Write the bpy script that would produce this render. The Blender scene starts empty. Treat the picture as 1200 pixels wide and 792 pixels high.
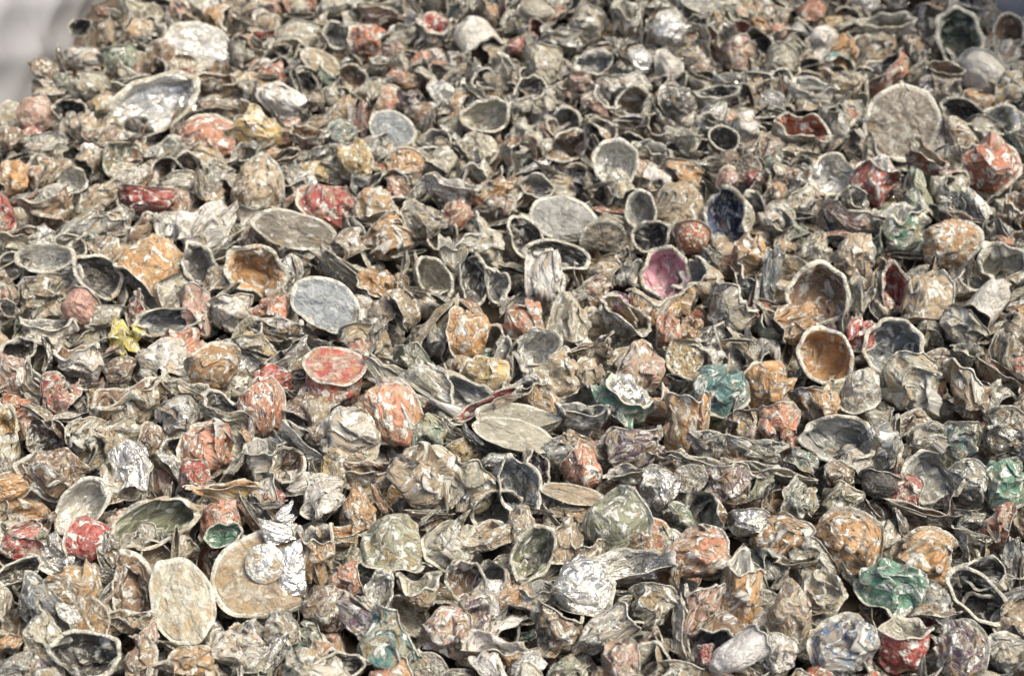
import bpy, math, random
import numpy as np
R = math.radians
sc = bpy.context.scene
col = sc.collection
rng = np.random.default_rng(11)

# ------------------------------------------------------------------ camera
PITCH = R(38); CAMH = 0.75; FOVX = 2*math.tan(R(12))*1200/792     # width of the view per unit of depth
CAM = np.array([0, 0, CAMH])
FWD = np.array([0, math.cos(PITCH), -math.sin(PITCH)])
UP = np.array([0, math.sin(PITCH), math.cos(PITCH)])
RT = np.array([1.0, 0, 0])
S = FOVX/1200

def heap_z(x, y):
    return 0.010*math.sin(x*5.1+1.0)*math.cos(y*4.3) + 0.006*math.sin(x*11+y*9)

def hit(px, py, lift=0.0):
    d = FWD + RT*((px-600)*S) + UP*((396-py)*S)
    z = lift
    for _ in range(4):
        t = (z-CAMH)/d[2]
        P = CAM + d*t
        z = heap_z(P[0], P[1]) + lift
    return P, t

cam_d = bpy.data.cameras.new('camera'); cam = bpy.data.objects.new('camera', cam_d)
col.objects.link(cam); sc.camera = cam
cam.location = CAM; cam.rotation_euler = (R(90)-PITCH, 0, 0)
cam_d.sensor_width = 36; cam_d.lens = 36/FOVX
cam_d.clip_start = 0.02; cam_d.clip_end = 50
cam_d.dof.use_dof = True
cam_d.dof.focus_distance = 1.08; cam_d.dof.aperture_fstop = 9

# ------------------------------------------------------------------ colours
COL = dict(cr=(.42,.39,.30), gy=(.27,.265,.24), sv=(.5,.5,.5), go=(.44,.31,.12), **{'or':(.44,.235,.085)},
    rd=(.38,.065,.045), pk=(.48,.27,.21), gn=(.08,.21,.14), te=(.06,.16,.15), bl=(.03,.13,.32), pu=(.11,.06,.09),
    br=(.21,.125,.07), wh=(.66,.62,.57), dk=(.06,.055,.05), sa=(.48,.19,.10), ye=(.52,.43,.08), ta=(.36,.27,.17),
    ol=(.20,.21,.13), sl=(.17,.19,.20), nv=(.03,.05,.13), mg=(.42,.05,.22), mk=(.66,.33,.40), dg=(.045,.07,.045), bg=(.16,.135,.10), fl=(.27,.25,.185), ru=(.36,.10,.035), pe=(.55,.52,.45))
# shine: share of bare metal left on the outside
SHINE = dict(sv=.75, pe=.45, nv=.5, gy=.22, dk=.35, wh=.2)

# ------------------------------------------------------------------ materials
def weathered(name, inner=False, by_side=False):
    m = bpy.data.materials.new(name); m.use_nodes = True
    nt = m.node_tree; N = nt.nodes; L = nt.links; N.clear()
    def node(t, **k):
        n = N.new(t)
        for a, b in k.items():
            setattr(n, a, b)
        return n
    def attr(a):
        n = node('ShaderNodeAttribute'); n.attribute_name = a; return n
    def noise(scale, det=4, rough=.6, off=0, dist=0.0):
        n = node('ShaderNodeTexNoise'); n.inputs['Scale'].default_value = scale; n.inputs['Detail'].default_value = det
        n.inputs['Roughness'].default_value = rough; n.inputs['Distortion'].default_value = dist
        mp = node('ShaderNodeVectorMath', operation='ADD'); mp.inputs[1].default_value = (off, off*1.7, -off)
        L.new(tc.outputs['Vector'], mp.inputs[0]); L.new(mp.outputs[0], n.inputs['Vector'])
        return n.outputs['Fac']
    def ramp(src, lo, hi, a=0.0, b=1.0):
        n = node('ShaderNodeMapRange', clamp=True)
        L.new(src, n.inputs['Value'])
        for nm, v in (('From Min', lo), ('From Max', hi), ('To Min', a), ('To Max', b)):
            if isinstance(v, (int, float)): n.inputs[nm].default_value = v
            else: L.new(v, n.inputs[nm])
        return n.outputs['Result']
    def math_(op, a, b=None):
        n = node('ShaderNodeMath', operation=op)
        for i, v in enumerate((a, b)):
            if v is None: continue
            if isinstance(v, (int, float)): n.inputs[i].default_value = v
            else: L.new(v, n.inputs[i])
        return n.outputs[0]
    def mix(f, a, b):
        n = node('ShaderNodeMix', data_type='RGBA')
        for i, v in ((0, f), (6, a), (7, b)):
            if isinstance(v, (int, float)): n.inputs[i].default_value = v
            elif isinstance(v, tuple): n.inputs[i].default_value = (*v, 1)
            else: L.new(v, n.inputs[i])
        return n.outputs[2]
    def fmix(f, a, b):
        n = node('ShaderNodeMix', data_type='FLOAT')
        for i, v in ((0, f), (2, a), (3, b)):
            if isinstance(v, (int, float)): n.inputs[i].default_value = v
            else: L.new(v, n.inputs[i])
        return n.outputs[0]
    tc = attr('tc'); P = attr('paint'); I = attr('lining'); W = attr('wear_inside' if inner else 'wear')
    W2 = attr('wear_inside')
    wsep = node('ShaderNodeSeparateColor'); geo = node('ShaderNodeNewGeometry')
    if by_side: L.new(mix(geo.outputs['Backfacing'], W.outputs['Color'], W2.outputs['Color']), wsep.inputs[0])
    else: L.new(W.outputs['Color'], wsep.inputs[0])
    cover, shine, dirt = wsep.outputs[0], wsep.outputs[1], wsep.outputs[2]
    if by_side:
        basecol = mix(geo.outputs['Backfacing'], P.outputs['Color'], I.outputs['Color'])
    else:
        basecol = (I if inner else P).outputs['Color']
    big = noise(1.6, 3, .5, 3); mid = noise(3.6, 6, .68, 11, .4); fine = noise(9, 7, .72, 23, .3); vf = noise(30, 4, .7, 5)
    # dried residue: cream to brown
    dust = mix(ramp(mid, .38, .66), DUSTA, DUSTB)
    dust = mix(ramp(fine, .48, .62), dust, DUSTC)
    st = noise(2.0, 5, .62, 151, .6)
    dust = mix(math_('MULTIPLY', ramp(st, .47, .56), .75), dust, (.36, .225, .08))
    dust = mix(.30, dust, basecol)
    # dark grime flecks
    grime = ramp(noise(5.2, 6, .70, 41, .6), .56, .585)
    # paint patches: where noise is under the cover threshold
    pm = noise(2.6, 7, .66, 61, .3)
    thr = ramp(cover, 0, 1, .37, .67)
    pmask = ramp(math_('SUBTRACT', thr, pm), -.012, .02)
    hue = node('ShaderNodeHueSaturation'); L.new(basecol, hue.inputs['Color'])
    L.new(ramp(big, .3, .7, .7, 1.35), hue.inputs['Value'])
    L.new(ramp(fine, .35, .65, 1.08, .8), hue.inputs['Saturation'])
    pcol = hue.outputs[0]
    # bare metal where another noise is under the shine threshold
    mm = noise(3.0, 6, .64, 83, .5)
    mthr = ramp(shine, 0, 1, .22, .72)
    mmask = ramp(math_('SUBTRACT', mthr, mm), -.01, .04)
    if inner: mmask = math_('MULTIPLY', mmask, 1.0)
    c = mix(pmask, dust, pcol)
    metalcol = mix(ramp(fine, .4, .65), (.90, .89, .85), (.60, .58, .52))
    c = mix(mmask, c, metalcol)
    # chalky white crust
    ch = ramp(noise(3.0, 7, .68, 101, .5), .54, .57)
    chs = math_('MULTIPLY', ch, ramp(dirt, .05, .4, 0, 1.0))
    c = mix(math_('MULTIPLY', chs, .85), c, (.80, .80, .72))
    gs = math_('MULTIPLY', grime, ramp(dirt, .05, .8, .05, .95))
    c = mix(gs, c, (.05, .04, .03))
    # creases of the foil: pale rubbed lines
    vo = node('ShaderNodeTexVoronoi', feature='DISTANCE_TO_EDGE'); vo.inputs['Scale'].default_value = 3.2
    wob = node('ShaderNodeTexNoise'); wob.inputs['Scale'].default_value = 2.2; wob.inputs['Detail'].default_value = 4
    L.new(tc.outputs['Vector'], wob.inputs['Vector'])
    wv = node('ShaderNodeVectorMath', operation='SCALE'); L.new(wob.outputs['Color'], wv.inputs[0]); wv.inputs['Scale'].default_value = .5
    av = node('ShaderNodeVectorMath', operation='ADD'); L.new(tc.outputs['Vector'], av.inputs[0]); L.new(wv.outputs[0], av.inputs[1])
    L.new(av.outputs[0], vo.inputs['Vector'])
    crease = ramp(vo.outputs['Distance'], .0, .05, 1, 0)
    crs = math_('MULTIPLY', crease, ramp(big, .42, .58))
    c = mix(math_('MULTIPLY', crs, .45 if not inner else .2), c, (.60, .56, .49))
    # rubbed ridges
    edge = ramp(geo.outputs['Pointiness'], .53, .60)
    c = mix(math_('MULTIPLY', edge, .55), c, (.66, .63, .57))
    # fine dust speckle over all
    c = mix(math_('MULTIPLY', ramp(vf, .52, .66), .35), c, (.50, .46, .39))
    bs = node('ShaderNodeBsdfPrincipled')
    L.new(c, bs.inputs['Base Color'])
    met = math_('MULTIPLY', mmask, math_('SUBTRACT', 1.0, math_('MAXIMUM', chs, gs)))
    L.new(math_('MULTIPLY', met, .92), bs.inputs['Metallic'])
    rough = fmix(pmask, .85, ramp(cover, .3, 1, .6, .30))
    rough = fmix(met, rough, ramp(fine, .35, .65, .14, .38))
    L.new(rough, bs.inputs['Roughness'])
    bs.inputs['Specular IOR Level'].default_value = .4
    vo2 = node('ShaderNodeTexVoronoi', feature='DISTANCE_TO_EDGE'); vo2.inputs['Scale'].default_value = 8.5
    L.new(av.outputs[0], vo2.inputs['Vector'])
    h = math_('ADD', math_('MULTIPLY', mid, .45), math_('MULTIPLY', fine, .2))
    h = math_('ADD', h, math_('MULTIPLY', vo.outputs['Distance'], 1.5))
    h = math_('ADD', h, math_('MULTIPLY', vo2.outputs['Distance'], .35))
    h = math_('ADD', h, math_('MULTIPLY', ch, .25))
    h = math_('ADD', h, math_('MULTIPLY', pmask, .12))
    bp = node('ShaderNodeBump'); bp.inputs['Strength'].default_value = .75; bp.inputs['Distance'].default_value = .0026
    L.new(h, bp.inputs['Height']); L.new(bp.outputs[0], bs.inputs['Normal'])
    out = node('ShaderNodeOutputMaterial'); L.new(bs.outputs[0], out.inputs[0])
    return m
DUSTA = (.37,.35,.265); DUSTB = (.15,.12,.07); DUSTC = (.54,.535,.45)
def bright():
    m = bpy.data.materials.new('bright_foil'); m.use_nodes = True; nt = m.node_tree; N = nt.nodes; L = nt.links
    bs = N['Principled BSDF']; a = N.new('ShaderNodeAttribute'); a.attribute_name = 'tc'
    n = N.new('ShaderNodeTexNoise'); n.inputs['Scale'].default_value = 3.4; n.inputs['Detail'].default_value = 8; n.inputs['Roughness'].default_value = .72; n.inputs['Distortion'].default_value = .5
    L.new(a.outputs['Vector'], n.inputs['Vector'])
    def rp(lo, hi, x, y):
        q = N.new('ShaderNodeMapRange'); q.inputs['From Min'].default_value = lo; q.inputs['From Max'].default_value = hi
        q.inputs['To Min'].default_value = x; q.inputs['To Max'].default_value = y; L.new(n.outputs['Fac'], q.inputs['Value']); return q.outputs[0]
    r_ = N.new('ShaderNodeValToRGB'); e = r_.color_ramp.elements; e[0].position = .36; e[0].color = (.30, .27, .21, 1); e[1].position = .57; e[1].color = (.50, .46, .38, 1)
    k = e.new(.42); k.color = (.55, .53, .49, 1); k = e.new(.50); k.color = (.62, .60, .56, 1)
    L.new(n.outputs['Fac'], r_.inputs[0]); L.new(r_.outputs[0], bs.inputs['Base Color'])
    L.new(rp(.52, .56, 1, .05), bs.inputs['Metallic']); L.new(rp(.44, .58, .40, .8), bs.inputs['Roughness'])
    v = N.new('ShaderNodeTexVoronoi'); v.feature = 'DISTANCE_TO_EDGE'; v.inputs['Scale'].default_value = 2.3; L.new(a.outputs['Vector'], v.inputs['Vector'])
    b = N.new('ShaderNodeBump'); b.inputs['Strength'].default_value = .6; b.inputs['Distance'].default_value = .002
    L.new(v.outputs['Distance'], b.inputs['Height']); L.new(b.outputs[0], bs.inputs['Normal'])
    return m
M_FOIL = bright()
M_OUT = weathered('weathered_foil'); M_IN = weathered('foil_lining', inner=True); M_BOTH = weathered('heap_foil', by_side=True)

def simple(name, c1, c2, scale, rough=.8, bump=.3, dist=.002, det=6):
    m = bpy.data.materials.new(name); m.use_nodes = True; nt = m.node_tree; N = nt.nodes; L = nt.links
    bs = N['Principled BSDF']; tc = N.new('ShaderNodeTexCoord')
    n = N.new('ShaderNodeTexNoise'); n.inputs['Scale'].default_value = scale; n.inputs['Detail'].default_value = det
    L.new(tc.outputs['Object'], n.inputs['Vector'])
    r = N.new('ShaderNodeValToRGB'); r.color_ramp.elements[0].position = .35; r.color_ramp.elements[1].position = .65
    r.color_ramp.elements[0].color = (*c1, 1); r.color_ramp.elements[1].color = (*c2, 1)
    L.new(n.outputs['Fac'], r.inputs[0]); L.new(r.outputs[0], bs.inputs['Base Color']); bs.inputs['Roughness'].default_value = rough
    b = N.new('ShaderNodeBump'); b.inputs['Strength'].default_value = bump; b.inputs['Distance'].default_value = dist
    L.new(n.outputs['Fac'], b.inputs['Height']); L.new(b.outputs[0], bs.inputs['Normal'])
    return m

# ------------------------------------------------------------------ shapes
def grid_faces(nr, ns, close=False):
    """faces of nr rings of ns vertices"""
    i = np.arange(nr if close else nr-1)[:, None]; j = np.arange(ns)[None, :]
    a = i*ns + j; b = i*ns + (j+1) % ns; i2 = (i+1) % nr
    c = i2*ns + (j+1) % ns; d = i2*ns + j
    return np.stack([a, d, c, b], -1).reshape(-1, 4)

def resample(pts, n):
    pts = np.array(pts, float); seg = np.linalg.norm(np.diff(pts, axis=0), axis=1)
    s = np.concatenate([[0], np.cumsum(seg)]); t = np.linspace(0, s[-1], n)
    return np.stack([np.interp(t, s, pts[:, 0]), np.interp(t, s, pts[:, 1])], 1)

def lathe(prof, ns):
    th = np.linspace(0, 2*np.pi, ns, endpoint=False)
    r = prof[:, 0][:, None]; z = prof[:, 1][:, None]
    return np.stack([r*np.cos(th), r*np.sin(th), z+0*th], -1).reshape(-1, 3)

CUP = [(.88,0),(.86,-.08),(.80,-.75),(.76,-1.05),(.68,-1.13),(.66,-1.19),(.36,-1.42),(.30,-1.47),(.24,-1.45),(.015,-1.45)]
def rim_profile(n=10, wd=1.0):
    # a flat flange ending in a rolled bead, as a closed section
    p = [(.87,.008),(.93,.010),(.965,.024)]
    for k in range(5):
        a = R(150 - k*60); p.append((.985+.018*math.cos(a), .002+.018*math.sin(a)))
    p += [(.955,-.014),(.90,-.010),(.87,-.010)]
    return np.array(p)*[1, wd]
RIMP = rim_profile()

def rand_unit(g, n=1):
    v = g.normal(size=(n, 3)); return v/np.linalg.norm(v, axis=1, keepdims=True)

def make_deform(g, T, dent, dk=1.0, big=False):
    """a crushing: the same bend of space is applied to the cup, its rim and its lid"""
    ops = []
    # bent flange
    wav = [(k, g.uniform(0, 6.28), g.uniform(.04, .14)/k**.5*(1.6 if T in 'CSM' else 1)*(.75 if T == 'L' else 1)*(.6 if dk < 1 else 1)) for k in (2, 3, 5, 8)]
    ov = g.uniform(.72, 1.0)
    if T == 'L': ov = 1.0
    if T == 'C': ov = g.uniform(.28, .45)
    oa = 0 if T == 'C' else g.uniform(0, 3.14)
    dep = {'M': g.uniform(.7, 1.0), 'L': g.uniform(.45, .8), 'D': g.uniform(.55, .95), 'S': g.uniform(.7, 1.0), 'C': g.uniform(.6, .9), 'F': .3}[T]
    nd = {'M': 4, 'L': 3, 'D': 8, 'S': 7, 'C': 5, 'F': 3}[T]
    dents = []
    for i in range(nd):
        th = g.uniform(0, 6.28); el = g.uniform(-1.1, -.05) if T in 'MDS' else g.uniform(-.8, -.3)
        n = np.array([math.cos(th)*math.cos(el), math.sin(th)*math.cos(el), math.sin(el)])
        dents.append((n, g.uniform(.60, .92), g.uniform(1.2, 1.95)*min(dent, 1)))
    folds = []
    nf = {'M': g.integers(0, 3), 'L': g.integers(0, 2)*(g.random() < .5), 'D': 1, 'S': 1, 'C': g.integers(0, 2), 'F': 3}[T]
    for i in range(int(nf)):
        th = g.uniform(0, 6.28); folds.append((np.array([math.cos(th), math.sin(th), 0]), g.uniform(.35, .75), R(g.uniform(25, 80))*(-1 if g.random() < .65 else 1)))
    if dk < 1: folds = folds[:0] if T == 'M' else folds
    if big: folds = [(np.array([1., 0, 0]), .52, R(-70)), (np.array([.25, -.97, 0]), .72, R(-55))]
    def facet(K, amp, sharp, ctr=None):
        s = g.uniform(-1.1, 1.1, size=(K, 3)); s[:, 2] = g.uniform(-1.6, .1, K)
        c = g.normal(size=(K, 3))*amp*.35; G = g.normal(size=(K, 3, 3))*amp*1.1
        return s, c, G, sharp
    f1 = facet(16, .16*dent*(.45 if T == 'L' else 1), 34); f2 = facet(80, .13*dent*(1.3 if T == 'L' else 1), 80)
    ca, sa = math.cos(oa), math.sin(oa)
    def apply_f(p, f, damp):
        s, c, G, sh = f
        d2 = ((p[:, None, :]-s[None])**2).sum(-1)
        w = np.exp(-sh*(d2-d2.min(1, keepdims=True))); w /= w.sum(1, keepdims=True)
        rel = p[:, None, :]-s[None]
        disp = c[None]+np.einsum('kij,nkj->nki', G, rel)
        return (w[..., None]*disp).sum(1)*damp[:, None]
    def F(p, stiff=1.0):
        p = p.copy(); q0 = p.copy()
        th = np.arctan2(p[:, 1], p[:, 0]); rr = np.hypot(p[:, 0], p[:, 1])
        w = np.clip(1+p[:, 2]/.5, 0, 1)*np.clip(rr/.9, 0, 1)
        for k, ph, a in wav:
            p[:, 2] += w*a*np.sin(k*th+ph)
            s = 1+w*a*.5*np.sin(k*th+ph*1.7); p[:, 0] *= s; p[:, 1] *= s
        p[:, 2] *= np.where(p[:, 2] < 0, dep, 1)
        # oval squash
        x = p[:, 0]*ca+p[:, 1]*sa; y = -p[:, 0]*sa+p[:, 1]*ca
        y = y*ov; x = x*(1+(1-ov)*.25)
        p[:, 0] = x*ca-y*sa; p[:, 1] = x*sa+y*ca
        for n, k, st in dents:
            ext = (.9*math.hypot(n[0], n[1])+1.45*dep*max(0, -n[2]))
            d = p@n-k*ext
            m = d > 0
            lim = np.clip(-p[:, 2]/.18, 0, 1)      # the rolled rim resists
            p[m] -= (d[m]*st*lim[m])[:, None]*n[None]
        damp = np.clip(.25+np.clip(-q0[:, 2]/.3, 0, 1), 0, 1)*stiff
        if T == 'L': damp = damp*.7
        p = p+apply_f(q0, f1, damp)
        p = p+apply_f(q0, f2, damp*.8)
        for n, k, ang in folds:
            ext = 1.0*(ov if abs(n@np.array([-sa, ca, 0])) > .7 else 1)
            u = p@n-k*ext
            m = np.clip(u/.06, 0, 1)
            uu = np.maximum(u, 0)
            zc = p[:, 2]
            a = ang*m
            nu = uu*np.cos(a)-np.where(u > 0, zc, 0)*np.sin(a)*0
            p = p + ((nu-uu)[:, None])*n[None]
            p[:, 2] += uu*np.sin(a)
        return p
    return F

def capsule_parts(g, T, res, dk=1.0, big=False):
    """verts/faces/tc per part, in the capsule's own frame, rim radius about 1"""
    T0 = T; T = 'L' if T == 'B' else T
    T0 = 'S' if T0 == 'B' else T0
    dent = {'M': .95, 'L': .6, 'D': 1.05, 'S': 1.0, 'C': 1.05, 'F': 1.2}[T0]*dk
    F = make_deform(g, T, dent, dk, big)
    ns, nr = res
    parts = {}
    if T == 'F':
        rr = np.linspace(.01, 1, nr); v = lathe(np.stack([rr, 0*rr], 1), ns)
        th = np.arctan2(v[:, 1], v[:, 0]); k = 1+.25*np.sin(3*th+1)+.18*np.sin(7*th); v[:, :2] *= k[:, None]
        v[:, 2] -= .3
        parts['sheet'] = (F(v), grid_faces(nr, ns), v)
    else:
        v = lathe(resample(CUP, nr), ns)
        parts['cup'] = (F(v), grid_faces(nr, ns), v)
        v = lathe(RIMP, ns); w = v.copy()
        tcv = v*[1, 1, 1]
        parts['rim'] = (F(w), grid_faces(len(RIMP), ns, close=True), tcv)
        if T == 'L':
            rr = np.linspace(.01, .90, max(8, nr*2//3)); v = lathe(np.stack([rr, .018-.02*np.cos(rr*9)], 1), ns)
            f = g.normal(size=3)
            v[:, 2] += .02*np.sin(v[:, 0]*4+f[0]*3)*np.sin(v[:, 1]*5+f[1]*3)
            parts['foil_lid'] = (F(v), grid_faces(len(rr), ns), v)
    return parts

TAU = dict(B=(24, 36), M=(62, 80), L=(58, 75), D=(-66, -22), S=(-18, 22), C=(25, 55), F=(60, 80))
def to_view(parts, g, T, w, h):
    """turn the capsule's axis towards the eye by its kind and give it the width and height wanted"""
    tau = R(g.uniform(*TAU[T])); spin = 0 if T == 'C' or w > .05 else g.uniform(0, 6.28)
    cs, ss = math.cos(spin), math.sin(spin); ct, st = math.cos(tau), math.sin(tau)
    Rm = np.array([[1, 0, 0], [0, st, ct], [0, -ct, st]])@np.array([[cs, -ss, 0], [ss, cs, 0], [0, 0, 1]])
    allv = np.concatenate([p[0] for p in parts.values()])@Rm.T
    lo, hi = allv.min(0), allv.max(0); c = (lo+hi)/2
    sx, sy = w/(hi[0]-lo[0]), h/(hi[1]-lo[1])
    sz = math.sqrt(sx*sy)
    sz = min(sz, 0.034/(hi[2]-lo[2]))
    sc_ = np.array([sx, sy, sz])
    return {k: (((p[0]@Rm.T)-c)*sc_, p[1], p[2]) for k, p in parts.items()}

def frame_at(P, a):
    Z = CAM-P; Z = Z/np.linalg.norm(Z); X = np.cross([0, 0, 1.0], Z); X /= np.linalg.norm(X); Y = np.cross(Z, X)
    r = R(a-90); c, s = math.cos(r), math.sin(r)
    return np.stack([X*c+Y*s, -X*s+Y*c, Z], 0)      # rows: local axes in the world

def mesh_from(name, v, f, tc, paint, lining, wear, mats, wear2=None):
    wear2 = wear if wear2 is None else wear2
    me = bpy.data.meshes.new(name)
    me.vertices.add(len(v)); me.vertices.foreach_set('co', v.astype(np.float32).ravel())
    me.loops.add(f.size); me.loops.foreach_set('vertex_index', f.astype(np.int32).ravel())
    me.polygons.add(len(f)); me.polygons.foreach_set('loop_start', np.arange(0, f.size, 4, dtype=np.int32))
    me.update(calc_edges=True)
    me.polygons.foreach_set('use_smooth', np.ones(len(f), bool))
    a = me.attributes.new('tc', 'FLOAT_VECTOR', 'POINT'); a.data.foreach_set('vector', tc.astype(np.float32).ravel())
    for nm, c in (('paint', paint), ('lining', lining), ('wear', wear), ('wear_inside', wear2)):
        c = np.asarray(c, float)
        if c.ndim == 1: c = np.tile(c, (len(v), 1))
        c = np.concatenate([c, np.ones((len(v), 1))], 1)
        a = me.attributes.new(nm, 'FLOAT_COLOR', 'POINT'); a.data.foreach_set('color', c.astype(np.float32).ravel())
    for m in mats: me.materials.append(m)
    return me

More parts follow.
